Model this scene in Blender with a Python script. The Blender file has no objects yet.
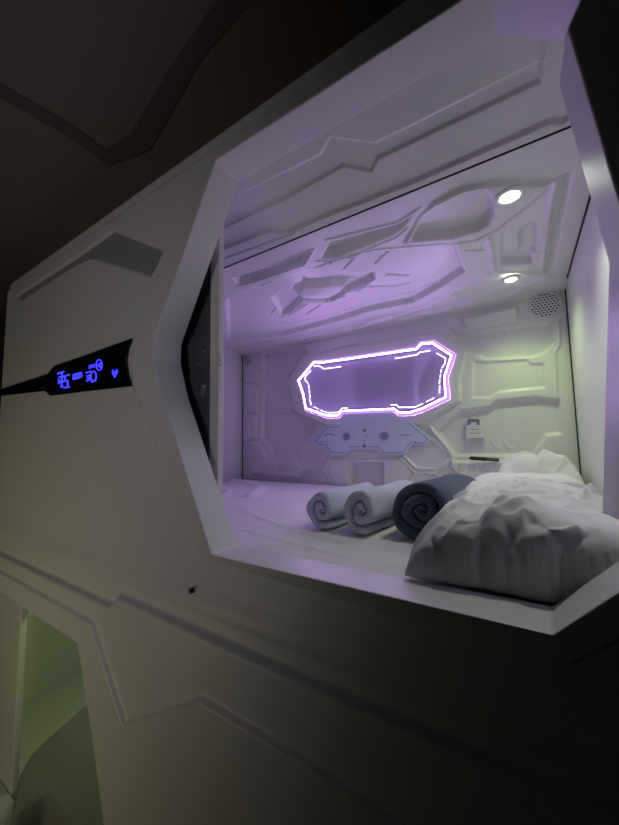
import bpy, bmesh, math, random
import numpy as np
from mathutils import Vector, Matrix, noise
from mathutils.geometry import tessellate_polygon

S = bpy.context.scene
COL = S.collection
random.seed(4)

# ------------------------------------------------------------------ camera
CX, CY = 309.5, 412.5
H = 1.75                                   # eye height above the corridor floor
VX, VY = (-219.0, 449.0), (522.0, 437.0)   # vanishing points of the pod's length and depth
FPX = math.sqrt(-((VX[0]-CX)*(VY[0]-CX) + (VX[1]-CY)*(VY[1]-CY)))
_n = lambda v: v/np.linalg.norm(v)
_Y = _n(np.array([VY[0]-CX, -(VY[1]-CY), -FPX]))
_X = _n(-np.array([VX[0]-CX, -(VX[1]-CY), -FPX]))
_Z = np.cross(_X, _Y)
RM = np.array([_X, _Y, _Z])
cam_d = bpy.data.cameras.new('camera')
cam = bpy.data.objects.new('camera', cam_d)
COL.objects.link(cam)
cam_d.sensor_fit = 'HORIZONTAL'
cam_d.sensor_width = 36
cam_d.lens = FPX*36/619
cam_d.clip_start = 0.01
m4 = Matrix([list(RM[0])+[0], list(RM[1])+[0], list(RM[2])+[H], [0, 0, 0, 1]])
cam.matrix_world = m4
S.camera = cam

EYE = np.array([0, 0, H])
def on_plane(px, py, O, N):
    d = RM @ np.array([px-CX, -(py-CY), -FPX])
    t = np.dot(np.array(O)-EYE, N)/np.dot(d, N)
    return EYE + d*t
def at_y(px, py, y): return on_plane(px, py, (0, y, 0), (0, 1, 0))
def at_z(px, py, z): return on_plane(px, py, (0, 0, z), (0, 0, 1))
def at_x(px, py, x): return on_plane(px, py, (x, 0, 0), (1, 0, 0))

# ------------------------------------------------------------------ materials
def mat(name, col, rough=0.4, metal=0.0, spec=0.5, emit=None, es=0.0, coat=0.0, bump=None, sheen=0.0):
    m = bpy.data.materials.new(name); m.use_nodes = True
    nt = m.node_tree; b = nt.nodes['Principled BSDF']
    b.inputs['Base Color'].default_value = (*col, 1)
    b.inputs['Roughness'].default_value = rough
    b.inputs['Metallic'].default_value = metal
    b.inputs['Specular IOR Level'].default_value = spec
    b.inputs['Coat Weight'].default_value = coat
    b.inputs['Sheen Weight'].default_value = sheen
    if emit:
        b.inputs['Emission Color'].default_value = (*emit, 1)
        b.inputs['Emission Strength'].default_value = es
    if bump:
        tc = nt.nodes.new('ShaderNodeTexCoord')
        nz = nt.nodes.new('ShaderNodeTexNoise'); nz.inputs['Scale'].default_value = bump[0]
        nz.inputs['Detail'].default_value = 4
        bp = nt.nodes.new('ShaderNodeBump'); bp.inputs['Strength'].default_value = bump[1]
        bp.inputs['Distance'].default_value = bump[2]
        nt.links.new(tc.outputs['Object'], nz.inputs['Vector'])
        nt.links.new(nz.outputs['Fac'], bp.inputs['Height'])
        nt.links.new(bp.outputs['Normal'], b.inputs['Normal'])
    return m

PLASTIC = mat('white_abs', (0.80, 0.80, 0.80), 0.30, spec=0.5)
SHELL = mat('white_shell', (0.74, 0.74, 0.74), 0.42)
FRAMEM = mat('white_frame', (0.80, 0.80, 0.80), 0.36)
FACETSHADE = mat('facet_shade_grey', (0.33, 0.33, 0.33), 0.45)  # shade of the tilted chevron facet, put in as grey
DOORSHADE_RUB = mat('door_shade_rub', (0.12, 0.12, 0.125), 0.35)  # white door's shade put in as dark grey; also the rub mark
BLACKGLASS = mat('black_glass', (0.008, 0.008, 0.01), 0.12)
BLACK = mat('black_plastic', (0.01, 0.01, 0.012), 0.4)
DARK = mat('dark_gap', (0.02, 0.02, 0.02), 0.8)
BLUE = mat('blue_glyph', (0.02, 0.02, 0.3), 0.4, emit=(0.03, 0.03, 1.0), es=2.2)
LED = mat('led_rim', (0.25, 0.12, 0.35), 0.5, emit=(0.72, 0.34, 1.0), es=0.75)
STRIP = mat('led_strip', (0.8, 0.7, 0.9), 0.4, emit=(0.60, 0.35, 1.0), es=56.0)
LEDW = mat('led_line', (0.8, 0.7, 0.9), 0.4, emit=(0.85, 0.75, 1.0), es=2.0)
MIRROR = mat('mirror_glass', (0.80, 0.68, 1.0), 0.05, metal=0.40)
LENS = mat('downlight_lens', (0.9, 0.9, 0.9), 0.4, emit=(0.80, 1.0, 0.72), es=9.0)
BEZEL = mat('downlight_bezel', (0.85, 0.86, 0.82), 0.3)
PANELBLUE = mat('panel_blue_grey', (0.72, 0.80, 0.98), 0.35)
GREYPRINT = mat('grey_print', (0.20, 0.22, 0.30), 0.5)
SHEET = mat('white_cotton', (0.80, 0.79, 0.80), 0.85, spec=0.2, bump=(260, 0.25, 0.002), sheen=0.2)
TOWELW = mat('pale_towel', (0.66, 0.70, 0.84), 0.95, spec=0.1, bump=(220, 1.0, 0.006), sheen=0.3)
TOWELB = mat('navy_towel', (0.085, 0.12, 0.19), 0.95, spec=0.1, bump=(200, 1.0, 0.008), sheen=0.35)
QUILT = mat('grey_quilt', (0.27, 0.27, 0.26), 0.9, spec=0.15, bump=(300, 0.5, 0.003))
CEILDARK = mat('corridor_ceiling_paint', (0.22, 0.18, 0.17), 0.45)
CEILSHADE = mat('ceiling_beam_shadow', (0.13, 0.10, 0.095), 0.5)  # darker tone painted for a beam's shadow
CORR = mat('corridor_wall_paint', (0.12, 0.11, 0.11), 0.7)
FLOORM = mat('corridor_floor_vinyl', (0.10, 0.09, 0.08), 0.5, bump=(40, 0.2, 0.002))
STEEL = mat('brushed_steel', (0.6, 0.6, 0.6), 0.3, metal=1.0)

# ------------------------------------------------------------------ object helpers
def link(name, me, m, parent=None, smooth=False):
    o = bpy.data.objects.new(name, me); COL.objects.link(o)
    if m: me.materials.append(m)
    if parent: o.parent = parent
    if smooth:
        for p in me.polygons: p.use_smooth = True
    return o
def mesh(name, vs, fs, m, parent=None, smooth=False):
    me = bpy.data.meshes.new(name)
    if parent is not None:
        L = parent.location
        p = parent.parent
        off = Vector(L)
        while p is not None: off += p.location; p = p.parent
        vs = [(v[0]-off[0], v[1]-off[1], v[2]-off[2]) for v in vs]
    me.from_pydata([tuple(map(float, v)) for v in vs], [], [list(map(int, f)) for f in fs]); me.update()
    bm = bmesh.new(); bm.from_mesh(me); bmesh.ops.recalc_face_normals(bm, faces=bm.faces); bm.to_mesh(me); bm.free()
    return link(name, me, m, parent, smooth)
def struct(o): o['kind'] = 'structure'; return o
def thing(name, label, cat, loc=(0, 0, 0), group=None):
    o = bpy.data.objects.new(name, None); COL.objects.link(o)
    o.location = loc; o.empty_display_size = 0.05
    return tag(o, label, cat, group)
def tag(o, label, cat, group=None):
    o['label'] = label; o['category'] = cat
    if group: o['group'] = group
    return o
def bevel(o, w, seg=2, angle=30):
    b = o.modifiers.new('bevel', 'BEVEL'); b.width = w; b.segments = seg
    b.limit_method = 'ANGLE'; b.angle_limit = math.radians(angle)
    for p in o.data.polygons: p.use_smooth = True
    w2 = o.modifiers.new('wn', 'WEIGHTED_NORMAL'); w2.keep_sharp = True
    return o
def box(x0, x1, y0, y1, z0, z1):
    vs = [(x, y, z) for x in (x0, x1) for y in (y0, y1) for z in (z0, z1)]
    fs = [(0, 1, 3, 2), (4, 6, 7, 5), (0, 4, 5, 1), (2, 3, 7, 6), (0, 2, 6, 4), (1, 5, 7, 3)]
    return vs, fs
def merge(parts):
    V, F = [], []
    for vs, fs in parts:
        n = len(V); V += [tuple(v) for v in vs]; F += [tuple(i+n for i in f) for f in fs]
    return V, F
def prism(poly, d):
    """poly: list of 3D points; d: offset vector -> closed prism"""
    n = len(poly); d = np.array(d, float)
    vs = [tuple(p) for p in poly] + [tuple(np.array(p)+d) for p in poly]
    fs = [(i, (i+1) % n, n+(i+1) % n, n+i) for i in range(n)]
    tri = tessellate_polygon([[Vector(p) for p in poly]])
    fs += [tuple(t) for t in tri] + [tuple(n+i for i in reversed(t)) for t in tri]
    return vs, fs
def disc(c, r, axis, h, n=32, r2=None):
    """cylinder from c along axis*h"""
    a = Vector(axis).normalized(); u = a.orthogonal().normalized(); v = a.cross(u)
    r2 = r if r2 is None else r2
    vs = []
    for k, (rr, t) in enumerate(((r, 0), (r2, h))):
        for i in range(n):
            an = 2*math.pi*i/n
            vs.append(tuple(Vector(c)+a*t+u*rr*math.cos(an)+v*rr*math.sin(an)))
    fs = [(i, (i+1) % n, n+(i+1) % n, n+i) for i in range(n)] + [tuple(range(n))[::-1], tuple(range(n, 2*n))]
    return vs, fs
def ringmesh(c, r0, r1, axis, h, n=40):
    """annulus with a height h, outer r1 inner r0"""
    a = Vector(axis).normalized(); u = a.orthogonal().normalized(); v = a.cross(u)
    vs = []
    for rr, t in ((r1, 0), (r1, h*.6), ((r0+r1)/2, h), (r0, h*.7), (r0, 0)):
        for i in range(n):
            an = 2*math.pi*i/n
            vs.append(tuple(Vector(c)+a*t+u*rr*math.cos(an)+v*rr*math.sin(an)))
    fs = []
    for k in range(4):
        for i in range(n):
            fs.append((k*n+i, k*n+(i+1) % n, (k+1)*n+(i+1) % n, (k+1)*n+i))
    return vs, fs

# ------------------------------------------------------------------ moulded relief panels
def sdf_poly(U, V, P):
    P = np.asarray(P, float); n = len(P)
    d = np.full(U.shape, 1e9); s = np.ones(U.shape)
    for i in range(n):
        a = P[i]; b = P[(i-1) % n]
        ex, ey = b-a; wx = U-a[0]; wy = V-a[1]
        t = np.clip((wx*ex+wy*ey)/max(ex*ex+ey*ey, 1e-12), 0, 1)
        d = np.minimum(d, (wx-ex*t)**2+(wy-ey*t)**2)
        c1 = V >= a[1]; c2 = V < b[1]; c3 = ex*wy > ey*wx
        fl = (c1 & c2 & c3) | (~c1 & ~c2 & ~c3)
        s = np.where(fl, -s, s)
    return s*np.sqrt(d)
def dist_line(U, V, L):
    d = np.full(U.shape, 1e9)
    for a, b in zip(L[:-1], L[1:]):
        ex, ey = b[0]-a[0], b[1]-a[1]; wx = U-a[0]; wy = V-a[1]
        t = np.clip((wx*ex+wy*ey)/max(ex*ex+ey*ey, 1e-12), 0, 1)
        d = np.minimum(d, (wx-ex*t)**2+(wy-ey*t)**2)
    return np.sqrt(d)
def smooth(t):
    t = np.clip(t, 0, 1); return t*t*(3-2*t)

class Plane:
    def __init__(s, O, U, V, N):
        s.O, s.U, s.V, s.N = [np.array(a, float) for a in (O, U, V, N)]
    def uv(s, px, py):
        p = on_plane(px, py, s.O, s.N)-s.O
        return (float(np.dot(p, s.U)), float(np.dot(p, s.V)))
    def uvs(s, pts): return [s.uv(*p) for p in pts]
    def pt(s, u, v, h=0): return s.O+s.U*u+s.V*v+s.N*h

def relief(name, pl, u0, u1, v0, v1, step, feats, m, parent=None, hole=None, base=None):
    nu = max(2, int(round((u1-u0)/step))+1); nv = max(2, int(round((v1-v0)/step))+1)
    us = np.linspace(u0, u1, nu); vs = np.linspace(v0, v1, nv)
    U, V = np.meshgrid(us, vs, indexing='ij')
    Hh = np.zeros(U.shape) if base is None else base(U, V)
    for f in feats:
        if f[0] == 'P':      # polygon plate raised by f[2] over a bevel of f[3]
            Hh = Hh + f[2]*smooth(-sdf_poly(U, V, f[1])/f[3])
        elif f[0] == 'L':    # rounded line, height f[2], half width f[3]
            Hh = Hh + f[2]*smooth(1-dist_line(U, V, f[1])/f[3])
        elif f[0] == 'G':    # soft mound, centre, radii, height
            q = ((U-f[1][0])/f[2][0])**2+((V-f[1][1])/f[2][1])**2
            Hh = Hh+f[3]*np.exp(-q)
    pts = pl.O+U[..., None]*pl.U+V[..., None]*pl.V+Hh[..., None]*pl.N
    verts = pts.reshape(-1, 3)
    idx = np.arange(nu*nv).reshape(nu, nv)
    q = np.stack([idx[:-1, :-1], idx[1:, :-1], idx[1:, 1:], idx[:-1, 1:]], -1).reshape(-1, 4)
    if hole is not None:
        uc = (U[:-1, :-1]+U[1:, 1:]).reshape(-1)/2; vc = (V[:-1, :-1]+V[1:, 1:]).reshape(-1)/2
        q = q[sdf_poly(uc, vc, hole) > 0]
    if np.dot(np.cross(pl.U, pl.V), pl.N) < 0: q = q[:, ::-1]
    me = bpy.data.meshes.new(name)
    if parent is not None: verts = verts-np.array(parent.location)
    me.vertices.add(len(verts)); me.vertices.foreach_set('co', verts.reshape(-1))
    me.loops.add(len(q)*4); me.loops.foreach_set('vertex_index', q.reshape(-1).astype(np.int32))
    me.polygons.add(len(q)); me.polygons.foreach_set('loop_start', np.arange(0, len(q)*4, 4, dtype=np.int32))
    me.polygons.foreach_set('loop_total', np.full(len(q), 4, dtype=np.int32))
    me.update(calc_edges=True); me.validate()
    return link(name, me, m, parent, smooth=True)

def cr(ox, oy, s):      # crop coordinates -> photo pixels
    return lambda pts: [(ox+x/s, oy+y/s) for x, y in pts]

# ------------------------------------------------------------------ key sizes of the upper pod
YF, YD, YI, YB = 0.60, 0.56, 0.64, 1.85       # facade, frame front edge, frame inner edge, back wall
XL, XR = -1.77, 0.205
ZM = H-0.27                                   # mattress top
ZC = H+0.68                                   # pod ceiling
ZTOP = H+0.90

# =========================================================== interior shell (the room)
BW = Plane((0, YB, H), (1, 0, 0), (0, 0, 1), (0, -1, 0))
c4 = cr(235, 330, 5.156); c5 = cr(300, 400, 3.869); c6 = cr(430, 280, 3.641); c7 = cr(430, 380, 3.275)
def bp(c, pts): return BW.uvs(c(pts))
ident = lambda p: p
F = []
# left bay
F.append(('P', bp(c4, [(50, 290), (128, 290), (120, 432), (52, 432)]), 0.014, 0.012))
F.append(('P', bp(c4, [(48, 212), (128, 225), (125, 280), (48, 280)]), 0.012, 0.012))
F.append(('P', bp(c4, [(45, 445), (118, 440), (115, 562), (48, 575)]), 0.012, 0.012))
F.append(('P', bp(c4, [(138, 120), (350, 95), (352, 150), (268, 235), (285, 405), (430, 500), (330, 632), (195, 645), (130, 560), (135, 430)]), -0.022, 0.016))
F.append(('L', bp(c4, [(135, 428), (285, 425)]), 0.006, 0.008))
F.append(('P', bp(c4, [(66, 575), (135, 575), (180, 655), (320, 655), (368, 715), (335, 765), (90, 745), (85, 680), (112, 660)]), 0.020, 0.016))
for k in (140, 160, 235, 255):
    F.append(('L', bp(c4, [(k, 690), (k+20, 712), (k, 732)]), -0.006, 0.006))
# surround of the mirror
F.append(('P', BW.uvs([(286, 383), (304, 355), (414, 335), (440, 331), (468, 352), (462, 378), (462, 402), (420, 426), (330, 428), (297, 414), (292, 398)]), 0.014, 0.014))
F.append(('P', BW.uvs([(302, 346), (314, 340), (316, 330), (356, 324), (360, 345), (310, 356)]), 0.010, 0.012))
# lower honeycomb
for L in ([(0, 230), (25, 265), (95, 270), (130, 330)], [(95, 270), (118, 214)], [(390, 225), (445, 280), (425, 335)],
          [(445, 280), (530, 282), (595, 225), (515, 155)], [(530, 282), (560, 330)], [(25, 265), (-30, 330)], [(400, 215), (450, 265), (530, 268), (575, 225)]):
    F.append(('L', bp(c5, L), 0.010, 0.012))
F.append(('P', bp(c5, [(190, 238), (325, 240), (327, 335), (188, 335)]), -0.035, 0.006))
F.append(('P', bp(c5, [(165, 225), (345, 225), (390, 225), (440, 285), (430, 345), (140, 345), (105, 270), (120, 225)]), 0.008, 0.010))
# right bay
F.append(('P', bp(c6, [(105, 140), (325, 95), (327, 150), (130, 185)]), 0.016, 0.014))
F.append(('P', bp(c6, [(60, 165), (130, 190), (395, 155), (440, 150), (455, 225), (415, 270), (365, 285), (200, 290), (150, 268), (60, 190)]), -0.016, 0.016))
for k in (185, 228, 275):
    F.append(('L', bp(c6, [(k+15, 180), (k, 186), (k+2, 200), (k+16, 200)]), 0.006, 0.007))
F.append(('P', bp(c6, [(155, 290), (200, 295), (355, 285), (370, 300), (420, 300), (425, 395), (250, 412), (220, 432), (150, 432)]), -0.012, 0.014))
F.append(('L', bp(c6, [(470, 150), (470, 240), (455, 260), (460, 430)]), 0.010, 0.008))
F.append(('P', bp(c7, [(100, 95), (192, 84), (215, 64), (345, 50), (430, 62), (436, 180), (385, 186), (340, 252), (80, 252), (20, 170)]), -0.018, 0.018))
for k in (200, 240, 285):
    F.append(('L', bp(c7, [(k, 195), (k+8, 215), (k+22, 225)]), 0.005, 0.007))
F.append(('P', bp(c7, [(70, 258), (140, 266), (345, 250), (345, 330), (110, 330), (60, 285)]), 0.026, 0.016))
F.append(('L', bp(c7, [(0, 155), (80, 250), (0, 312)]), 0.012, 0.014))
for k in range(100, 200, 16):
    F.append(('L', bp(c7, [(k, 275), (k-8, 300)]), -0.008, 0.006))
F.append(('L', [(XL, 0.665), (XR, 0.665)], 0.014, 0.014))
F = [f[:-2]+(f[-2]*(0.8 if f[1][0][0] > -0.2 else 1.35), f[-1]) for f in F]
wall_back = struct(relief('wall_back', BW, XL, XR, -0.45, 0.72, 0.0045, F, PLASTIC))

# main ceiling panel
CP = Plane((0, 0, ZC), (1, 0, 0), (0, 1, 0), (0, 0, -1))
r1 = cr(215, 200, 4.7615); r2 = cr(335, 200, 4.7615); r3 = cr(450, 160, 4.7615)
def cp(c, pts): return CP.uvs(c(pts))
F = []
F.append(('P', cp(r1, [(70, 375), (350, 285), (475, 235), (425, 305), (180, 395), (110, 405)]), -0.035, 0.030))
F.append(('P', cp(ident, [(328, 242), (398, 224), (418, 209.5), (404, 228), (393, 236), (335, 259), (320, 259)]), -0.035, 0.028))
F.append(('P', cp(ident, [(225, 300), (262, 284), (335, 262), (373, 252), (456, 244.5), (462, 262), (467, 272), (440, 289), (415, 303), (366, 313), (335, 323), (285, 336), (228, 342)]), -0.030, 0.022))
cloud = [(271, 303), (276, 301), (280, 297), (291, 294.5), (294, 290), (301, 288), (303, 281), (308, 285), (320, 284), (345, 280), (375, 279), (376, 286), (366, 292), (348, 298), (341, 303), (332, 308), (303, 307), (288, 320), (281, 321)]
F.append(('P', cp(ident, cloud), -0.030, 0.016))
F.append(('P', cp(ident, [(300, 291), (330, 288), (352, 289), (345, 297), (332, 304), (300, 304), (293, 300)]), 0.030, 0.030))
for L in ([(40, 360), (125, 270)], [(190, 335), (260, 270)], [(245, 390), (258, 384), (350, 390)], [(160, 440), (290, 440), (350, 425)],
          [(0, 425), (90, 425), (120, 440)], [(45, 465), (110, 460), (150, 435)]):
    F.append(('L', cp(r2, L), -0.007, 0.008))
for L in ([(265, 565), (290, 535)], [(310, 585), (420, 520)], [(345, 575), (440, 520)], [(430, 570), (500, 525)], [(400, 510), (520, 515), (619, 485)], [(545, 340), (580, 310)]):
    F.append(('L', cp(r1, L), -0.007, 0.008))
F.append(('L', cp(ident, [(228, 352), (290, 342), (340, 330), (370, 320), (418, 308), (465, 285), (488, 273)]), 0.012, 0.022))
F.append(('P', cp(ident, [(402, 243), (407.5, 234), (434, 200), (450, 191.5), (463, 185), (481.5, 181), (509, 178.5), (556, 178.5), (542, 191.5), (513, 214.6), (492, 229), (473, 238), (450, 241)]), 0.014, 0.016))
F.append(('P', cp(ident, [(408, 239), (420, 218), (436, 202), (463, 189), (487, 184), (496, 200), (496, 212), (490, 222), (477, 229), (450, 236)]), -0.035, 0.022))
F.append(('L', cp(r3, [(0, 400), (120, 385), (220, 335), (340, 240), (470, 135)]), -0.010, 0.010))
F.append(('P', cp(r3, [(238, 350), (420, 205), (420, 330), (400, 500), (238, 512)]), -0.006, 0.012))
F.append(('P', cp(r3, [(325, 440), (325, 345), (412, 295), (412, 440), (392, 445), (392, 495), (240, 505), (240, 440)]), -0.022, 0.010))
F.append(('L', cp(r3, [(190, 375), (212, 530), (445, 540)]), 0.008, 0.012))
F.append(('L', cp(r3, [(545, 85), (520, 200), (465, 530)]), -0.020, 0.022))
F.append(('L', cp(r3, [(505, 95), (480, 200), (440, 505)]), 0.012, 0.012))
F.append(('L', cp(r3, [(408, 345), (408, 435), (450, 432)]), -0.006, 0.008))
F.append(('L', cp(r3, [(75, 430), (158, 428), (158, 400)]), -0.006, 0.008))
F.append(('L', cp(r3, [(470, 545), (300, 612), (150, 660), (-100, 715), (-240, 735)]), 0.018, 0.022))
F.append(('L', cp(r3, [(430, 580), (250, 640), (0, 690)]), -0.012, 0.012))
F.append(('P', cp(r3, [(10, 615), (180, 560), (440, 550), (300, 600), (140, 640), (0, 650)]), -0.016, 0.014))
for L in ([(234, 282), (291, 258), (314, 249), (305, 265), (252, 283), (238, 286)], [(326, 240), (398, 222), (420, 208)], [(316, 261), (336, 262), (396, 238), (408, 228)],
          [(404, 243), (420, 217), (436, 200), (463, 187), (489, 182), (520, 180)], [(404, 244), (450, 241), (473, 237), (492, 228), (512, 214), (536, 196)],
          [(262, 292), (335, 260), (373, 250), (457, 242)], [(245, 330), (290, 328), (338, 318), (368, 308), (412, 298), (440, 286)], [(250, 340), (330, 334), (400, 318)]):
    F.append(('L', cp(ident, L), 0.005, 0.006))
F.append(('G', CP.uv(320, 298), (0.10, 0.07), 0.022))
for yy, hh, w in ((1.775, 0.016, 0.018), (1.74, -0.010, 0.014), (1.82, 0.022, 0.016)):
    F.append(('L', [(XL, yy), (XR, yy)], hh, w))
ceiling = struct(relief('ceiling', CP, XL, XR, 0.8935, YB+0.005, 0.004, F, PLASTIC))

# header between frame and seam
a = np.array([0, YI+0.004, H+0.736]); b = np.array([0, 0.8895, ZC+0.012])
Vh = (b-a)/np.linalg.norm(b-a); Nh = np.array([0, Vh[2], -Vh[1]])
HP = Plane(a, (1, 0, 0), Vh, Nh)
hl = float(np.linalg.norm(b-a))
F = []
G1 = [(200, 241), (224, 229), (285, 200), (344, 167), (372, 173), (378, 160), (420, 140), (536, 85), (541, 85), (547, 39)]
G2 = [(200, 256), (224, 246), (270, 228), (287, 231), (320, 215.5), (410, 180), (552, 117), (563, 118), (572, 110)]
B1 = [(239, 196), (321, 156), (330, 139), (375, 145), (420, 123), (538, 64)]
uvG1 = HP.uvs(G1); uvG2 = HP.uvs(G2); uvB = HP.uvs(B1)
F.append(('P', uvG1[:-1] + [(uvG1[-1][0], 0.0), (0.6, -0.05), (-1.9, -0.05)], -0.007, 0.006))
F.append(('P', [(-1.9, uvG2[0][1])] + uvG2 + [(0.6, uvG2[-1][1]), (0.6, 0.4), (-1.9, 0.4)], 0.010, 0.007))
F.append(('P', [(-1.9, uvB[0][1])] + uvB + [(0.6, uvB[-1][1]), (0.6, -.05), (-1.9, -.05)], 0.006, 0.004))
F.append(('L', HP.uvs([(215, 259), (293, 231)]), -0.006, 0.006))
header = struct(relief('trim_1', HP, XL, XR, 0, hl, 0.003, F, PLASTIC))

# left / right pod walls
LW = Plane((XL, 0, H), (0, 1, 0), (0, 0, 1), (1, 0, 0))
F = [('L', [(yy, -0.25), (yy, 0.6)], 0.008, 0.012) for yy in (1.30, 1.42, 1.54, 1.66, 1.78)]
wall_left = struct(relief('wall_left', LW, YI, YB, -0.45, 0.75, 0.008, F, PLASTIC))
RW = Plane((XR, 0, H), (0, 1, 0), (0, 0, 1), (-1, 0, 0))
blob = [(0.66, 0.40), (0.80, 0.36), (0.92, 0.27), (0.98, 0.15), (0.95, 0.02), (0.86, -0.10), (0.66, -0.16)]
F = [('P', blob, -0.030, 0.030), ('L', [(1.80, -.3), (1.80, .66)], -0.004, 0.006)]
wall_right = struct(relief('wall_right', RW, YI, YB, -0.45, 0.75, 0.006, F, PLASTIC))
# dark joints
vs, fs = merge([box(XR-0.004, XR+0.004, YB-0.010, YB, H-0.4, ZC), box(XL-0.004, XL+0.003, YB-0.006, YB, H-0.4, ZC),
                box(XL, XR, 0.8895, 0.8935, ZC+0.0005, ZC+0.02), box(XR-0.004, XR+0.004, 0.9, YB, ZC-0.006, ZC+0.004)])
struct(mesh('trim_2', vs, fs, DARK))
# bed base under the mattress
vs, fs = box(XL, XR, YI+0.003, YB, H-0.46, H-0.44)
struct(mesh('floor_bunk', vs, fs, SHELL))

# =========================================================== corridor (the setting outside)
vs, fs = box(-5.2, 1.6, -0.95, 0.72, -0.05, 0.0)
struct(mesh('floor', vs, fs, FLOORM))
vs, fs = box(-5.2, 1.6, -1.0, 2.1, H+1.05, H+1.10)
struct(mesh('ceiling_corridor', vs, fs, CEILDARK))
vs, fs = box(-5.2, 1.6, -1.0, -0.95, 0, H+1.05)
struct(mesh('wall_opposite', vs, fs, CORR))
vs, fs = box(1.55, 1.6, -0.95, 2.1, 0, H+1.05)
struct(mesh('wall_end', vs, fs, CORR))
vs, fs = box(-5.2, -5.15, -0.95, 2.1, 0, H+1.05)
struct(mesh('wall_far', vs, fs, CORR))
vs, fs = box(-5.2, 1.6, 2.05, 2.1, 0, H+1.05)
struct(mesh('wall_behind_pods', vs, fs, CORR))
# dark strip laid on the corridor ceiling as a beam's shadow
bz = H+1.045
bpts = [at_z(px, py, bz) for px, py in [(-60, 62), (0, 98), (70, 138), (108, 166), (150, 150), (200, 60), (260, -10), (225, -10), (170, 70), (130, 135), (105, 150), (72, 126), (0, 84), (-60, 48)]]
vs, fs = prism([tuple(p) for p in bpts], (0, 0, 0.02))
struct(mesh('beam_shadow_strip', vs, fs, CEILSHADE))

# =========================================================== UPPER POD FRONT
pod = thing('sleeping_pod', 'upper white moulded sleeping pod with large lit hexagonal opening', 'sleeping pod', (-0.8, YF, H-0.43))
FP = Plane((0, YF, H), (1, 0, 0), (0, 0, 1), (0, -1, 0))
def f2(y, pts): return [tuple(at_y(px, py, y)[[0, 2]]-np.array([0, H])) for px, py in pts]
front = f2(YD, [(215, 160), (155, 336), (153, 359), (159, 388), (211, 555), (553, 635)])
front += [(0.125, -0.155), (0.165, -0.112), (0.096, -0.106), (0.130, 0.25), (0.088, 0.576), (0.112, 0.622), (0.004, 0.726)]
inner = f2(YI, [(237, 181), (180, 345), (179.5, 364), (187, 398), (236, 546), (553, 608)])
inner += [(0.130, -0.152), (0.165, -0.118), (0.092, -0.112), (0.125, 0.256), (0.085, 0.571), (0.097, 0.641), (0.004, 0.722)]
foot = [(-0.69, 0.79)] + f2(YF, [(133, 342), (131.5, 362), (133, 386), (206, 557)]) + [(0.035, -0.315), (0.17, -0.20), (0.24, -0.13), (0.26, -0.10), (0.28, 0.25), (0.26, 0.58), (0.22, 0.66), (0.03, 0.79)]
mid = [((f[0]*.72+g[0]*.28), (f[1]*.72+g[1]*.28)) for f, g in zip(foot, front)]
n = len(front)
loops = [[(x, YF+0.03, z+H) for x, z in foot], [(x, YF-0.003, z+H) for x, z in foot], [(x, YF-0.030, z+H) for x, z in mid],
         [(x, YD, z+H) for x, z in front], [(x, YI, z+H) for x, z in inner], [(x, YI+0.004, z+H) for x, z in inner]]
V = [v for L in loops for v in L]; Fc = []
for k in range(len(loops)-1):
    for i in range(n):
        Fc.append((k*n+i, k*n+(i+1) % n, (k+1)*n+(i+1) % n, (k+1)*n+i))
frame = mesh('opening_frame', V, Fc, FRAMEM, pod)
bevel(frame, 0.004, 2, 20)

# facade relief
d1 = cr(0, 150, 2.58)
F = []
chev = FP.uvs(d1([(40, 375), (235, 245), (290, 203), (425, 255), (390, 328), (235, 280), (190, 300), (50, 392)]))
F.append(('P', chev, -0.010, 0.006))
F.append(('L', FP.uvs([(0, 575), (60, 560), (130, 566), (230, 600), (420, 660), (619, 735)]), 0.006, 0.10))
F.append(('P', [(-2.5, -0.36), (1.0, -0.36), (1.0, -0.6), (-2.5, -0.6)], 0.008, 0.06))
XE = -2.33
cut = f2(YF, [(200, 187)])
hole = [((x*0.97+cx_*0.03), (z*0.97+0.24*0.03)) for (x, z), cx_ in zip(foot, [-0.4]*n)]
def fbase(U, V):
    h = -0.05*smooth((V-0.865)/0.04)           # top edge rolls back
    h = h - 0.05*smooth((XE+0.045-U)/0.045)
    h = h - 0.010*smooth((V-0.82)/0.012)
    return h
fac = relief('facade_panel', FP, XE, 0.80, -0.432, 0.90, 0.0045, F, SHELL, pod, hole=hole, base=fbase)
# grey sheet in the chevron recess, its colour standing for facet shade
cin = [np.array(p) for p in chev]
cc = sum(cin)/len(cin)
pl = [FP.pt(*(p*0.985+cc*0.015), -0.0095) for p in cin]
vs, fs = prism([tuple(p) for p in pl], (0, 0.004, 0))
ob = mesh('chevron_shade', vs, fs, FACETSHADE, pod); ob['label'] = 'chevron recess with its shade put in as darker grey'
# pod top and left side cover
vs, fs = merge([box(XE, 0.8, YF+0.05, YB+0.1, ZTOP-0.01, ZTOP), box(XE, XE+0.01, YF+0.05, YB+0.1, H-0.43, ZTOP)])
mesh('outer_casing', vs, fs, SHELL, pod)
# inner front flange
rect = [(XL, 0.74), (XR, 0.74), (XR, -0.45), (XL, -0.45)]
Lr = [Vector((x, YI+0.004, z+H)) for x, z in rect]; Li = [Vector((x, YI+0.004, z+H)) for x, z in inner]
tri = tessellate_polygon([Lr, Li])
struct(mesh('wall_front', [tuple(v) for v in Lr+Li], tri, PLASTIC))
# drain slot mark on the facade
p = at_y(190.5, 591, YF-0.018)
vs, fs = box(p[0]-0.0035, p[0]+0.0035, p[1]-0.003, p[1]+0.008, p[2]-0.006, p[2]+0.006)
mesh('lock_slot', vs, fs, BLACK, pod)

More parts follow.
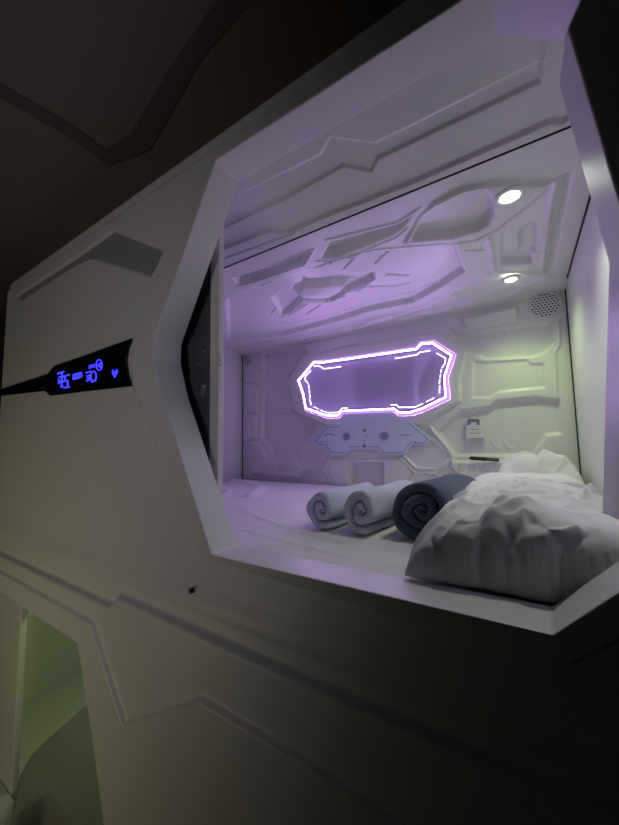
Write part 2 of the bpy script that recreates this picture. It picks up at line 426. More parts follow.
# ---- sliding door visible through the left of the opening
door = thing('sliding_door', 'sliding door coloured dark for shade, pushed aside at the left of the opening', 'door', (-0.95, 0.70, ZM))
DY = 0.685
DP = Plane((0, DY, H), (1, 0, 0), (0, 0, 1), (0, -1, 0))
x1 = at_y(213, 360, DY)[0]; x2 = at_y(221, 360, DY)[0]
ch = DP.uvs([(190, 335), (203, 336), (206, 352), (199, 364), (206, 385), (203, 398), (190, 400), (188, 385), (194, 364), (188, 350)])
F = [('P', ch, 0.008, 0.004), ('L', DP.uvs([(184, 330), (212, 332)]), 0.005, 0.004), ('L', DP.uvs([(184, 405), (212, 406)]), 0.005, 0.004)]
relief('door_panel', DP, -1.35, float(x1), -0.26, 0.70, 0.004, F, DOORSHADE_RUB, door)
vs, fs = box(x1-0.002, x2, DY-0.010, DY+0.010, ZM+0.003, ZC-0.004)
e = mesh('edge_profile', vs, fs, PLASTIC, door); bevel(e, 0.002); e['label'] = 'white door edge profile'
p = at_y(219, 360, DY-0.012)
vs, fs = merge([box(p[0]-0.010, p[0]+0.010, p[1]-0.006, p[1]+0.003, p[2]-0.020, p[2]+0.020),
                box(p[0]-0.004, p[0]+0.018, p[1]-0.013, p[1]-0.004, p[2]-0.006, p[2]+0.006)])
l = mesh('latch', vs, fs, PLASTIC, e); bevel(l, 0.0015)

# ---- control display on the facade
disp = thing('control_display', 'glossy black display strip with blue icons beside the opening', 'display', tuple(at_y(90, 370, YF)))
q = cr(0, 320, 3.87)
out = q([(-8, 286), (10, 268), (190, 210), (215, 178), (300, 150), (518, 72), (500, 110), (492, 160), (500, 215), (514, 257), (360, 274), (200, 294), (180, 275), (5, 294), (-8, 300)])
op = [at_y(px, py, YF-0.003) for px, py in out]
vs, fs = prism([tuple(p) for p in op], (0, -0.007, 0))
s = mesh('screen', vs, fs, BLACKGLASS, disp); bevel(s, 0.0015)
def glyph(name, rects, lab=None):
    parts = []
    for pts in rects:
        pp = [at_y(px, py, YF-0.0102) for px, py in q(pts)]
        parts.append(prism([tuple(p) for p in pp], (0, -0.0006, 0)))
    vs, fs = merge(parts); return mesh(name, vs, fs, BLUE, s)
def seg(x0, y0, x1, y1, w):
    dx, dy = x1-x0, y1-y0; L = math.hypot(dx, dy); nx, ny = -dy/L*w/2, dx/L*w/2
    return [(x0+nx, y0+ny), (x1+nx, y1+ny), (x1-nx, y1-ny), (x0-nx, y0-ny)]
def seglist(pts, w, closed=False):
    out = [seg(*a, *b, w) for a, b in zip(pts, pts[1:]+(pts[:1] if closed else [])) if a != b]
    return out
def arc(cx, cy, rx, ry, a0, a1, n=8):
    return [(cx+rx*math.cos(math.radians(a0+(a1-a0)*i/n)), cy+ry*math.sin(math.radians(a0+(a1-a0)*i/n))) for i in range(n+1)]
g1 = seglist([(222, 208), (248, 200)], 6)+seglist([(228, 222), (252, 216), (252, 232)], 6)+seglist([(258, 214), (270, 212)], 6)+seglist([(232, 240), (262, 234), (262, 258)], 6)+seglist([(234, 256), (252, 262), (270, 258)], 6)+seglist([(228, 228), (228, 248)], 6)+seglist([(240, 205), (240, 262)], 5)
glyph('fan_icon', g1)
g2 = seglist([(284, 212), (284, 229)], 5)+seglist([(284, 212), (315, 203), (316, 220), (284, 230)], 5)+seglist([(292, 210), (292, 228)], 4)+seglist([(300, 208), (300, 225)], 4)+seglist([(308, 206), (308, 222)], 4)
glyph('level_icon', g2)
g3 = seglist([(332, 205), (352, 198)], 5)+seglist([(334, 218), (348, 214), (346, 232), (334, 236)], 5)+seglist(arc(362, 218, 11, 20, 0, 360, 10), 5)+seglist([(336, 226), (352, 222)], 5)+seglist([(352, 240), (372, 234)], 5)
glyph('lamp_icon', g3)
g4 = seglist(arc(384, 174, 12, 21, 0, 360, 10), 4)+seglist([(344, 186), (366, 180)], 5)+seglist([(344, 178), (368, 172)], 4)+seglist([(378, 176), (388, 166), (390, 184), (378, 176)], 4)
glyph('dial_icon', g4)
g5 = seglist([(434, 200), (444, 222), (456, 196)], 5)+seglist([(436, 192), (446, 208), (452, 190)], 4)
glyph('tick_icon', g5)

# =========================================================== LOWER POD FRONT
low = thing('sleeping_pod', 'lower sleeping pod front below the seam, its opening at the left', 'sleeping pod', (-0.8, YF, 0.02))
FPL = Plane((0, YF-0.020, H), (1, 0, 0), (0, 0, 1), (0, -1, 0))
def lu(pts): return FPL.uvs(pts)
F = []
g = lu([(-60, 527), (2, 559), (107, 610), (115, 600), (310, 692), (470, 765), (640, 840)])
F.append(('P', g + [(1.2, g[-1][1]), (1.2, -0.3), (-2.6, -0.3)], -0.020, 0.014))
g = lu([(-60, 540), (7.5, 576), (92.6, 623.7), (125, 725), (203, 701), (310, 765), (400, 828)])
F.append(('P', g + [(1.2, -1.9), (1.2, -0.2), (-2.6, -0.2)], -0.012, 0.009))
lop = [(-2.9, -0.63), (-2.07, -0.69), (-1.342, -0.68), (-1.13, -1.151), (-1.35, -1.40), (-2.9, -1.42)]
lop = [(-2.9, -0.58)] + lu([(4, 593), (80, 641), (95, 735), (107, 825)]) + [(-1.11, -1.62), (-2.9, -1.62)]
relief('facade_panel', FP, XE-0.6, 0.80, -1.73, -0.4365, 0.0045, F, SHELL, low, hole=lop, base=lambda U, V: 0.028+0*U)
# return lip of lower opening
Lp = [(x, z+H) for x, z in lop]
V = []; Fc = []
for k, (yy, e) in enumerate(((YF-0.004, 0.0), (YF-0.012, -0.012), (YF-0.002, -0.03))):
    pass
ring = [(x, YF-0.027, z) for x, z in Lp] + [(x, YF+0.07, z) for x, z in Lp]
nn = len(Lp)
Fc = [(i, (i+1) % nn, nn+(i+1) % nn, nn+i) for i in range(nn)]
ro = mesh('opening_frame', ring, Fc, SHELL, low)
# seam gap filler
vs, fs = box(-2.9, 0.8, YF+0.005, YF+0.015, H-0.445, H-0.42)
mesh('seam_gasket', vs, fs, DARK, low)
# interior shell of lower pod
vs, fs = merge([box(-2.9, 0.2, 1.55, 1.57, 0.02, H-0.5), box(-2.9, 0.2, YF+0.06, 1.57, H-0.52, H-0.50),
                box(-2.9, 0.2, YF+0.06, 1.57, 0.02, 0.04), box(-0.60, -0.58, YF+0.06, 1.57, 0.04, H-0.52), box(-2.92, -2.90, YF+0.06, 1.57, 0.04, H-0.52)])
mesh('interior_lining', vs, fs, SHELL, low)
# left white post of lower opening
pr = at_y(22, 620, 0.672)
pb = at_y(12, 790, 0.72)
vs, fs = merge([box(pr[0]-0.6, pr[0]-0.02, 0.672, 0.70, 0.045, H-0.54)])
ps = mesh('door_post', vs, fs, PLASTIC, low); bevel(ps, 0.006)
a0 = at_y(22, 609, 0.655)
vs, fs = box(a0[0]-0.5, a0[0]+0.02, 0.701, 0.73, a0[2]-0.03, a0[2]+0.02)
ps2 = mesh('top_rail', vs, fs, PLASTIC, low); bevel(ps2, 0.004)
# dark rub mark on the lower pod's back wall, built as a box
p = at_y(80, 690, 1.53)
vs, fs = box(p[0]-0.006, p[0]+0.03, 1.53, 1.55, p[2]-0.045, p[2]+0.06)
mesh('rub_mark', vs, fs, DOORSHADE_RUB, low)

# quilt in the lower pod
ZQ = 0.32
qp = [at_z(px, py, ZQ) for px, py in [(2, 830), (9, 800), (14, 775), (24, 757), (40, 740), (60, 722), (90, 696), (125, 668)]]
poly = [(p[0], p[1]) for p in qp]
poly = [(p[0], p[1]) for p in qp] + [(-0.62, qp[-1][1]), (-0.62, 0.66), (qp[0][0], 0.66)]
QP = Plane((0, 0, ZQ), (1, 0, 0), (0, 1, 0), (0, 0, 1))
ux = [p[0] for p in poly]; uy = [p[1] for p in poly]
def soft_slab(name, poly, z0, z1, m, wr=0.004, step=0.012, rb=0.05, parent=None):
    xs = np.arange(min(p[0] for p in poly), max(p[0] for p in poly)+step, step)
    ys = np.arange(min(p[1] for p in poly), max(p[1] for p in poly)+step, step)
    X, Y = np.meshgrid(xs, ys, indexing='ij')
    d = -sdf_poly(X, Y, poly)
    idx = -np.ones(X.shape, int); V = []
    # inside cells only; snap height with rounded border
    for i in range(X.shape[0]):
        for j in range(X.shape[1]):
            dd = d[i, j]
            if dd < -step*0.7: continue
            t = min(max(dd/rb, 0), 1)
            z = z1-(z1-z0)*(1-math.sqrt(max(0, 1-(1-t)**2))) if t < 1 else z1
            w = noise.noise(Vector((X[i, j]*5, Y[i, j]*5, z0)))*wr*2+noise.noise(Vector((X[i, j]*16, Y[i, j]*9, 3.1)))*wr
            idx[i, j] = len(V); V.append((X[i, j], Y[i, j], z+w*t))
    Fq = []
    for i in range(X.shape[0]-1):
        for j in range(X.shape[1]-1):
            q4 = (idx[i, j], idx[i+1, j], idx[i+1, j+1], idx[i, j+1])
            if min(q4) >= 0: Fq.append(q4)
    return mesh(name, V, Fq, m, parent, smooth=True)
ql = soft_slab('quilt', poly, 0.08, ZQ, QUILT, 0.006, 0.012, 0.035)
tag(ql, 'grey rounded quilt lying inside the lower pod', 'quilt')

# =========================================================== MIRROR with LED rim
MC = at_y(375, 378, YB)
mir = thing('illuminated_mirror', 'elongated octagonal mirror with glowing violet rim on back wall', 'mirror', tuple(MC))
mo = [(296, 380), (313, 360), (321, 360), (415.5, 346), (419.5, 341), (433.5, 339.5), (456, 354), (448, 377), (449.8, 399), (425, 411), (412, 415.5), (398, 416), (393, 412), (343, 414), (338, 418.5), (327, 418.5), (304, 410.5), (301, 394)]
def shrink(P, w):
    n = len(P); out = []
    area = sum(P[i][0]*P[(i+1) % n][1]-P[(i+1) % n][0]*P[i][1] for i in range(n))
    s = 1 if area > 0 else -1
    for i in range(n):
        a, b, c = [np.array(P[k % n], float) for k in (i-1, i, i+1)]
        e1 = (b-a)/np.linalg.norm(b-a); e2 = (c-b)/np.linalg.norm(c-b)
        n1 = np.array([-e1[1], e1[0]])*s; n2 = np.array([-e2[1], e2[0]])*s
        m_ = n1+n2; m_ = m_/np.linalg.norm(m_)
        out.append(tuple(b+m_*w/max(0.5, np.dot(m_, n1))))
    return out
BM = Plane((0, YB-0.034, H), (1, 0, 0), (0, 0, 1), (0, -1, 0))
uo = shrink(BM.uvs(mo), 0.003); ui = shrink(uo, 0.021); uo2 = shrink(uo, -0.003)
base_h, top_h = 0.002, 0.034
n = len(uo)
back = [BW.pt(u, v, 0.014) for u, v in uo]
vs, fs = prism([tuple(p) for p in [BW.pt(u, v, 0.0) for u, v in shrink(uo, 0.012)]], tuple(BW.N*0.022))
mesh('back_box', vs, fs, PLASTIC, mir)
L0 = [BW.pt(u, v, 0.020) for u, v in uo2]; L1 = [BW.pt(u, v, 0.034) for u, v in uo]; L2 = [BW.pt(u, v, 0.038) for u, v in shrink(uo, 0.012)]; L3 = [BW.pt(u, v, 0.035) for u, v in shrink(uo, 0.018)]; L4 = [BW.pt(u, v, 0.022) for u, v in ui]
V = L0+L1+L2+L3+L4; Fc = []
for k in range(4):
    for i in range(n): Fc.append((k*n+i, k*n+(i+1) % n, (k+1)*n+(i+1) % n, (k+1)*n+i))
rim = mesh('led_rim', V[:3*n], Fc[:2*n], LED, mir); rim['label'] = 'glowing violet rim'
st = mesh('light_strip', V[2*n:4*n], [tuple(i-2*n for i in f) for f in Fc[2*n:3*n]], STRIP, mir)
mesh('inner_lip', V[3*n:], [tuple(i-3*n for i in f) for f in Fc[3*n:]], LED, mir); st['label'] = 'thin white-violet line of light'
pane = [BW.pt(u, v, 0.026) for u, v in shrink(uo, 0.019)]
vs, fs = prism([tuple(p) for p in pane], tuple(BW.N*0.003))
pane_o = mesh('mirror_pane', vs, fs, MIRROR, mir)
cm = cr(280, 320, 3.095)
def mline(pts, w=2.6):
    parts = []
    for a, b in zip(pts[:-1], pts[1:]):
        sg = seg(*a, *b, w)
        pp = [BW.pt(*uv, 0.0305) for uv in BM.uvs(cm(sg))]
        parts.append(prism([tuple(p) for p in pp], tuple(BW.N*0.0006)))
    return parts
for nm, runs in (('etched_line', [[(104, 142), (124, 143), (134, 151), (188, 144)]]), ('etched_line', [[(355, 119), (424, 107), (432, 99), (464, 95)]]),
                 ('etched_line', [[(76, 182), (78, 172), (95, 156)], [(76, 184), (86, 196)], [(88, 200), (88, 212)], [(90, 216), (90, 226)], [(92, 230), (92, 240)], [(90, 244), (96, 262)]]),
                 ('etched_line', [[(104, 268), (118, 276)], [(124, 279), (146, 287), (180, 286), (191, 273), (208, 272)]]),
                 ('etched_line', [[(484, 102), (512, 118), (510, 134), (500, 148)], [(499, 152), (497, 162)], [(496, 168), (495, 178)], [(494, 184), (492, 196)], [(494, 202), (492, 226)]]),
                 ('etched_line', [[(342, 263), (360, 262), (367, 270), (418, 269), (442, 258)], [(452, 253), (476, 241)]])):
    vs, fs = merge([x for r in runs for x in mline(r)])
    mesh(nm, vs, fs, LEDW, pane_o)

# =========================================================== CONTROL PANEL under the mirror
cpn = thing('control_unit', 'pale blue-grey hexagonal control plate directly under the mirror', 'control panel', tuple(at_y(371, 437, YB)))
po = c5([(44, 158), (100, 96), (142, 96), (164, 52), (356, 46), (380, 76), (415, 72), (510, 150), (482, 176), (434, 172), (405, 211), (322, 211), (300, 191), (200, 191), (180, 212), (118, 212), (94, 182), (58, 180)])
BC = Plane((0, YB-0.022, H), (1, 0, 0), (0, 0, 1), (0, -1, 0))
pu = BC.uvs(po)
vs, fs = prism([tuple(BW.pt(u, v, 0.012)) for u, v in pu], tuple(BW.N*0.010))
plate = o = mesh('face_plate', vs, fs, PANELBLUE, cpn); bevel(o, 0.003)
def cprint(name, runs, w, m=GREYPRINT, z=0.0224):
    parts = []
    for pts in runs:
        for a, b in zip(pts[:-1], pts[1:]):
            pp = [BW.pt(*uv, z) for uv in BC.uvs(c5(seg(*a, *b, w)))]
            parts.append(prism([tuple(p) for p in pp], tuple(BW.N*0.0006)))
    vs, fs = merge(parts); return mesh(name, vs, fs, m, plate)
cprint('edge_print', [[(62, 158), (104, 106), (150, 103)]], 2.0)
cprint('outline_print', [[(62, 158), (74, 172), (100, 172), (122, 204), (176, 203)], [(190, 186), (196, 181), (304, 181), (326, 204), (398, 203), (428, 165), (478, 168), (494, 150), (412, 82)]], 2.0)
def cdisc(name, px, py, r, h, m, z=0.022):
    c = BW.pt(*BC.uvs(c5([(px, py)]))[0], z)
    vs, fs = disc(tuple(c), r, tuple(BW.N), h, 28, r*0.9)
    return mesh(name, vs, fs, m, plate)
KN = mat('knob_grey', (0.30, 0.34, 0.50), 0.35)
k = cdisc('knob', 180, 142, 0.022, 0.010, KN); k = cdisc('knob', 328, 140, 0.024, 0.012, KN)
cdisc('socket', 250, 118, 0.009, 0.002, GREYPRINT); cdisc('socket', 249, 178, 0.010, 0.002, GREYPRINT)
cdisc('indicator', 257, 140, 0.005, 0.002, GREYPRINT); cdisc('indicator', 249, 158, 0.004, 0.002, GREYPRINT)
cprint('arc_print', [arc(115, 142, 20, 11, 200, 340, 6)], 3.0)
cprint('caption_print', [[(390+i*9, 135), (395+i*9, 135)] for i in range(6)], 4.0)
cprint('dot_print', [[(78, 164), (82, 164)]], 4.0)
cprint('dot_print', [[(444, 163), (449, 163)]], 4.0)
cprint('dot_print', [[(460, 162), (464, 162)]], 4.0)

# =========================================================== wall plate, pen, vents, downlights
def at_bw(px, py, h=0.0): return BW.pt(*BW.uv(px, py), h)
pc = at_bw(475, 428)
sw = thing('card_holder', 'small white key card holder on the back wall right of mirror', 'card holder', tuple(pc))
poly = [BW.pt(*BW.uv(px, py), -0.016) for px, py in [(465.5, 418.5), (480.5, 419.5), (485, 438), (466.5, 438.5)]]
vs, fs = prism([tuple(p) for p in poly], tuple(BW.N*0.020)); hb = o = mesh('holder_body', vs, fs, PLASTIC, sw); bevel(o, 0.002)
poly = [BW.pt(*BW.uv(px, py), 0.004) for px, py in [(467.5, 418.8), (479.5, 419.2), (480, 425), (477, 425), (476.5, 422), (471, 422), (470.5, 425), (467.5, 425)]]
vs, fs = prism([tuple(p) for p in poly], tuple(BW.N*0.002)); o = mesh('card_slot', vs, fs, GREYPRINT, hb); o['label'] = 'dark grey card slot'
for yy in (429, 433):
    poly = [BW.pt(*BW.uv(px, py), 0.004) for px, py in [(470, yy), (480, yy), (480, yy+0.6), (470, yy+0.6)]]
    vs, fs = prism([tuple(p) for p in poly], tuple(BW.N*0.0008)); mesh('caption_print', vs, fs, KN, hb)

pa, pb_ = at_bw(470, 457.5, 0.040), at_bw(499.5, 459.5, 0.040)
pa = Vector(pa); pb_ = Vector(pb_)
rem = thing('pen', 'slim black pen lying on the back wall ledge above the pillows', 'pen', tuple((pa+pb_)/2))
ax = (pb_-pa); L = ax.length
def tube(name, A, B, prof, m, parent, nseg=16):
    A, B = Vector(A), Vector(B); a = (B-A).normalized(); u = a.orthogonal().normalized(); v = a.cross(u); L = (B-A).length
    vs = []
    for t, r in prof:
        for i in range(nseg):
            an = 2*math.pi*i/nseg
            vs.append(tuple(A+a*L*t+u*r*math.cos(an)+v*r*math.sin(an)))
    k = len(prof)
    fs = [(j*nseg+i, j*nseg+(i+1) % nseg, (j+1)*nseg+(i+1) % nseg, (j+1)*nseg+i) for j in range(k-1) for i in range(nseg)]
    fs += [tuple(range(nseg))[::-1], tuple(range((k-1)*nseg, k*nseg))]
    return mesh(name, vs, fs, m, parent, smooth=True)
bar = tube('barrel', pa, pb_, [(0, 0.002), (0.05, 0.007), (0.1, 0.009), (0.55, 0.0095), (0.56, 0.0085), (0.97, 0.008), (1, 0.005)], BLACK, rem)
o = tube('clip', pb_+Vector((-0.055, -0.008, 0.004)), pb_+Vector((-0.005, -0.008, 0.003)), [(0, 0.0015), (0.2, 0.002), (1, 0.002)], GREYPRINT, bar)

def vent(px, py, r, label, nrow=9):
    c = at_bw(px, py, 0.0)
    t = thing('round_vent', label, 'vent', tuple(c), 'round vents high on the back wall')
    vs, fs = ringmesh(tuple(c), r*0.90, r*1.06, tuple(BW.N), 0.014); mesh('bezel', vs, fs, PLASTIC, t, smooth=True)
    vs, fs = disc(tuple(c), r*0.92, tuple(BW.N), 0.008, 36); gr = mesh('grille', vs, fs, PLASTIC, t)
    parts = []
    sp = 2*r*0.9/nrow
    for j in range(nrow):
        zz = (j-(nrow-1)/2)*sp
        for i in range(-5, 6):
            xx = (i+(0.5 if j % 2 else 0))*sp*1.15
            if math.hypot(xx, zz) > r*0.85: continue
            cc_ = np.array(c)+np.array([xx, 0, zz])
            a_, b_ = sp*0.40, sp*0.30
            hexp = [tuple(cc_+np.array([a_*math.cos(k*math.pi/4), -0.0083, b_*math.sin(k*math.pi/4)])) for k in range(8)]
            parts.append(prism(hexp, (0, 0.0006, 0)))
    vs, fs = merge(parts); mesh('grille_holes', vs, fs, DARK, gr)
    return t
vent(545, 305.5, 0.060, 'round perforated vent in the upper right corner of the back wall')
vent(248, 361, 0.040, 'small round vent in the purple-lit upper left corner of back wall', 5)

def downlight(px, py, r, label, col):
    c = at_z(px, py, ZC-0.014)
    t = thing('downlight', label, 'ceiling light', tuple(c), 'recessed downlights in the pod ceiling')
    vs, fs = ringmesh(tuple(c+np.array([0, 0, 0.004])), r*0.50, r, (0, 0, -1), 0.009); mesh('bezel', vs, fs, BEZEL, t, smooth=True)
    vs, fs = disc(tuple(c+np.array([0, 0, 0.000])), r*0.52, (0, 0, -1), 0.006, 32); mesh('lens', vs, fs, LENS, t)
    ld = bpy.data.lights.new('downlight_lamp', 'SPOT'); lo = bpy.data.objects.new('downlight_lamp', ld); COL.objects.link(lo)
    lo.parent = t; lo.location = (0, 0, -0.030)
    ld.energy = 5.0; ld.color = col; ld.spot_size = math.radians(128); ld.spot_blend = 1.0; ld.shadow_soft_size = r*0.6
    return t
downlight(509.5, 196, 0.040, 'round greenish-white downlight nearer the pod opening, larger in view', (0.93, 1.0, 0.84))
downlight(511, 279, 0.036, 'round greenish-white downlight deep in the pod beside the back wall', (0.74, 1.0, 0.40))

# =========================================================== BEDDING
MP = Plane((0, 0, ZM), (1, 0, 0), (0, 1, 0), (0, 0, 1))
def mat_base(U, V):
    h = np.zeros(U.shape)
    for i in range(U.shape[0]):
        for j in range(U.shape[1]):
            p = Vector((U[i, j], V[i, j], 0))
            h[i, j] = 0.006*noise.noise(p*3.0)+0.0035*noise.noise(Vector((p.x*14+3*noise.noise(p*4), p.y*7, 2)))
    h -= 0.10*(1-smooth((U-XL-0.005)/0.05))
    return h-0.004
F = [('L', [(-1.72, 1.70), (-1.45, 1.62), (-1.25, 1.45), (-1.15, 1.25)], 0.022, 0.05), ('L', [(-1.65, 1.5), (-1.35, 1.30), (-1.2, 1.05)], 0.014, 0.035),
     ('L', [(-1.7, 1.25), (-1.45, 1.12), (-1.1, 0.95)], 0.010, 0.03), ('L', [(-0.95, 1.0), (-0.6, 0.86), (-0.3, 0.80)], 0.006, 0.02),
     ('L', [(-0.75, 0.80), (-0.5, 0.74), (-0.2, 0.72)], 0.005, 0.018), ('L', [(-0.6, 1.25), (-0.75, 1.0), (-0.8, 0.8)], 0.005, 0.02)]
ms = relief('mattress', MP, XL+0.006, XR-0.006, YI+0.012, YB-0.024, 0.009, F, SHEET, base=mat_base)
sd = ms.modifiers.new('solid', 'SOLIDIFY'); sd.thickness = 0.15; sd.offset = -1
tag(ms, 'white sheeted mattress filling the floor of the upper pod', 'mattress')

def pillow(name, loc, size, rot, label, seed, wr=0.012, tilt=(0, 0), pw=0.42, lift=0.2, eu=4, ev=4, creases=(), fold=0.0, N=110):
    sx, sy, sz = size
    us = np.linspace(-1, 1, N)
    V = []; Fq = []
    cr_, sr_ = math.cos(rot), math.sin(rot)
    R3 = Matrix.Rotation(tilt[0], 3, 'X') @ Matrix.Rotation(tilt[1], 3, 'Y') @ Matrix.Rotation(rot, 3, 'Z')
    def pt(u, v, side):
        k = 1-0.07*(1-abs(v)**2)*abs(u)**3; k2 = 1-0.07*(1-abs(u)**2)*abs(v)**3
        x = u*sx/2*k2*k; y = v*sy/2*k*k2
        prof = max(0, (1-abs(u)**eu)*(1-abs(v)**ev))**pw
        pp = Vector((u*1.6+seed, v*1.9, seed*1.7))
        w = noise.noise(pp*0.9)*wr*2.0
        q = pp+Vector((noise.noise(pp*0.8), noise.noise(pp*0.8+Vector((7, 3, 1))), 0))*0.5
        for (ca, sa_, fr, am) in ((0.75, 0.66, 2.2, 1.0), (0.30, 0.95, 1.6, 0.7)):
            s1 = q.x*ca+q.y*sa_; s2 = -q.x*sa_+q.y*ca
            rg = 1-abs(noise.noise(Vector((s1*0.55, s2*fr, seed+fr))))*3.0
            msk = max(0, noise.noise(Vector((s1*1.1+4, s2*1.1, seed)))+0.25)
            w += max(rg, 0)**1.5*wr*am*msk*2.2
        w += noise.noise(pp*5)*wr*0.15
        if side > 0:
            for L_, ch_, cw_ in creases:
                best = 9
                for (ax_, ay_), (bx_, by_) in zip(L_[:-1], L_[1:]):
                    ex, ey = bx_-ax_, by_-ay_
                    t = max(0, min(1, ((u-ax_)*ex+(v-ay_)*ey)/(ex*ex+ey*ey)))
                    best = min(best, math.hypot(u-ax_-ex*t, v-ay_-ey*t))
                if best < cw_: w += ch_*(1-best/cw_)**1.3
        e = min(1, prof*1.2)
        z = side*prof*sz/2+(w*e if side > 0 else 0)
        if side < 0: z = z*2*(lift-0.01)
        if fold:
            g_ = noise.noise(Vector((u*2.2+prof*1.8+seed, prof*1.4-u*1.3, 2.0)))
            f_ = max(0, 1-abs(g_)*4.5)**1.4
            f2_ = max(0, 1-abs(noise.noise(Vector((u*3.1-prof*2.6, prof*1.2+u, 9.0))))*5)**1.4
            y -= math.copysign((f_*0.9+f2_*0.6)*fold*abs(v)**6*min(1, prof*2.5), v)
        return R3 @ Vector((x, y, z+sz*lift))
    for side in (1, -1):
        off = len(V)
        for u in us:
            for v in us: V.append(pt(u, v, side)+Vector(loc))
        for i in range(N-1):
            for j in range(N-1):
                f = (off+i*N+j, off+(i+1)*N+j, off+(i+1)*N+j+1, off+i*N+j+1)
                Fq.append(f if side > 0 else f[::-1])
    me = bpy.data.meshes.new(name)
    me.from_pydata([tuple(v-Vector(loc)) for v in V], [], Fq)
    bm = bmesh.new(); bm.from_mesh(me); bmesh.ops.remove_doubles(bm, verts=bm.verts, dist=0.0004); bmesh.ops.recalc_face_normals(bm, faces=bm.faces); bm.to_mesh(me); bm.free()
    o = link(name, me, SHEET, None, True); o.location = loc
    tag(o, label, 'pillow', 'white pillows at the right end of the bed')
    return o
rc = random.Random(11)
CR = []
for k in range(26):
    x0 = rc.uniform(-0.95, 0.6); y0 = rc.uniform(-0.98, 0.7); an = rc.gauss(0.75, 0.45); L_ = rc.uniform(0.25, 0.75)
    pts = []; x, y = x0, y0
    for q_ in range(7):
        pts.append((x, y)); x += math.cos(an)*L_/6; y += math.sin(an)*L_/6; an += rc.gauss(0, 0.13)
    CR.append((pts, rc.choice((1, 1, -0.8))*rc.uniform(0.005, 0.011), rc.uniform(0.04, 0.08)))
pillow('pillow', (0.0, 0.933, ZM), (0.40, 0.60, 0.245), 0.0, 'large rumpled white pillow in front, bulging over the frame lip', 1.3, 0.014, pw=0.40, lift=0.07, eu=3.0, ev=7, creases=CR, fold=0.013, N=150)
pillow('pillow', (0.0, 1.38, ZM), (0.39, 0.32, 0.215), 0.0, 'smooth white pillow in the middle, between the front and back pillows', 5.1, 0.004, lift=0.16)
pillow('pillow', (0.045, 1.69, ZM), (0.30, 0.28, 0.27), -0.05, 'greenish-lit crumpled white pillow rearmost against the back wall', 8.2, 0.016, lift=0.18)

def rolled_towel(name, loc, rx, rz, length, turns, th, m, label, rot, seed, lean=0.0, start=0.6):
    """spiral band swept along its axis (local +Y)"""
    NS, NL = int(turns*26), 26
    prof = []
    r_in = 0.10
    for i in range(NS+1):
        t = i/NS; a = start+t*turns*2*math.pi
        r = (r_in+(1-r_in)*t)
        prof.append((math.cos(a)*r, math.sin(a)*r, a))
    V = []; Fq = []
    gap = 1.0/turns
    for j in range(NL+1):
        y = length*j/NL
        end = min(1, min(j, NL-j)/2.0)
        for k, (cxx, czz, a) in enumerate(prof):
            for s_ in (0, 1):
                rr = math.hypot(cxx, czz)-s_*gap*0.93*(1-r_in)
                rr = max(rr, 0.02)
                nz = noise.noise(Vector((math.cos(a)*1.3+seed, math.sin(a)*1.3+rr*1.5, y*6)))
                rr2 = rr*(1+0.16*nz)+0.03*noise.noise(Vector((a*1.3, y*14, seed)))*min(1, rr*2)
                rr2 -= (1-end)*0.025*(1 if s_ == 0 else -1)
                yo = (0.022*noise.noise(Vector((a*0.6, seed, 0)))) * (1 if j == 0 else 0.3)
                x = math.cos(a)*rr2*rx; z = math.sin(a)*rr2*rz
                z = z + rz if z > -rz*0.86 else -rz*0.86+(z+rz*0.86)*0.3+rz
                z -= rz*0.12
                V.append((x, y+yo, z))
    M = (NS+1)*2
    def vid(j, k, s_): return j*M+k*2+s_
    for j in range(NL):
        for k in range(NS):
            for s_ in (0, 1):
                f = (vid(j, k, s_), vid(j, k+1, s_), vid(j+1, k+1, s_), vid(j+1, k, s_))
                Fq.append(f if s_ == 0 else f[::-1])
        for k in (0, NS):
            Fq.append((vid(j, k, 0), vid(j, k, 1), vid(j+1, k, 1), vid(j+1, k, 0)))
    for k in range(NS):
        Fq.append((vid(0, k, 0), vid(0, k, 1), vid(0, k+1, 1), vid(0, k+1, 0)))
        Fq.append((vid(NL, k, 0), vid(NL, k+1, 0), vid(NL, k+1, 1), vid(NL, k, 1)))
    me = bpy.data.meshes.new(name); me.from_pydata(V, [], Fq)
    bm = bmesh.new(); bm.from_mesh(me); bmesh.ops.recalc_face_normals(bm, faces=bm.faces); bm.to_mesh(me); bm.free()
    o = link(name, me, m, None, True); o.location = loc; o.rotation_euler = (0, 0, rot)
    s2 = o.modifiers.new('sub', 'SUBSURF'); s2.levels = 1; s2.render_levels = 1
    tag(o, label, 'towel', 'rolled towels on the bed')
    return o
rolled_towel('rolled_towel', (-0.527, 0.885, ZM+0.003), 0.061, 0.066, 0.30, 2.2, 0.02, TOWELW, 'small pale rolled towel, leftmost of the row on the bed', -0.12, 1.0, start=4.03)
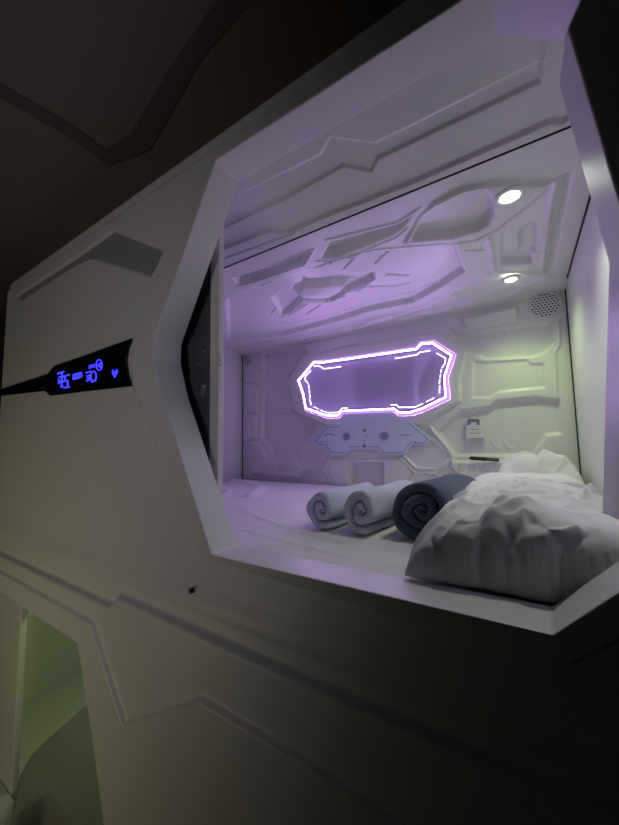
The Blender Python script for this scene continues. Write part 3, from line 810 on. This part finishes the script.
rolled_towel('rolled_towel', (-0.401, 0.892, ZM+0.003), 0.067, 0.074, 0.32, 2.1, 0.02, TOWELW, 'pale rolled towel between the smaller roll and the navy roll', -0.15, 4.0, start=4.45)
rolled_towel('rolled_towel', (-0.234, 0.915, ZM+0.002), 0.101, 0.088, 0.34, 2.7, 0.03, TOWELB, 'thick dark blue-grey rolled towel touching the front pillow', -0.15, 7.0, start=0.4)

# =========================================================== LIGHTS
def area(name, loc, size, energy, col, target, shape='RECTANGLE', sy=None):
    ld = bpy.data.lights.new(name, 'AREA'); lo = bpy.data.objects.new(name, ld); COL.objects.link(lo)
    ld.shape = shape; ld.size = size
    if sy: ld.size_y = sy
    ld.energy = energy; ld.color = col; lo.location = loc
    lo.rotation_euler = (Vector(target)-Vector(loc)).to_track_quat('-Z', 'Y').to_euler()
    return lo
def spot(name, loc, energy, col, target, deg, rad=0.12):
    ld = bpy.data.lights.new(name, 'SPOT'); lo = bpy.data.objects.new(name, ld); COL.objects.link(lo)
    ld.energy = energy; ld.color = col; ld.spot_size = math.radians(deg); ld.spot_blend = 1.0; ld.shadow_soft_size = rad
    lo.location = loc; lo.rotation_euler = (Vector(target)-Vector(loc)).to_track_quat('-Z', 'Y').to_euler()
    return lo
spot('added_facade_spot', (-0.35, -0.85, H+0.15), 9.5, (0.90, 0.82, 1.0), (-1.9, 0.6, H+0.25), 118)  # added unseen spot, aimed left so the facade darkens to the right
spot('added_low_spot', (-1.7, -0.88, H-1.1), 11.0, (0.95, 0.93, 0.42), (-2.0, 0.6, H-0.5), 125)  # added unseen low spot, gives the olive light on the lower facade
area('lower_pod_lamp', (-1.8, 0.95, H-0.54), 0.25, 1.5, (0.80, 1.0, 0.45), (-2.1, 1.5, H-1.2))

W = bpy.data.worlds.new('world'); S.world = W; W.use_nodes = True
W.node_tree.nodes['Background'].inputs[0].default_value = (0.02, 0.02, 0.022, 1)
W.node_tree.nodes['Background'].inputs[1].default_value = 0.3
S.view_settings.view_transform = 'Standard'; S.view_settings.look = 'None'
S.view_settings.gamma = 1; S.view_settings.use_curve_mapping = False
S.view_settings.exposure = 0.3
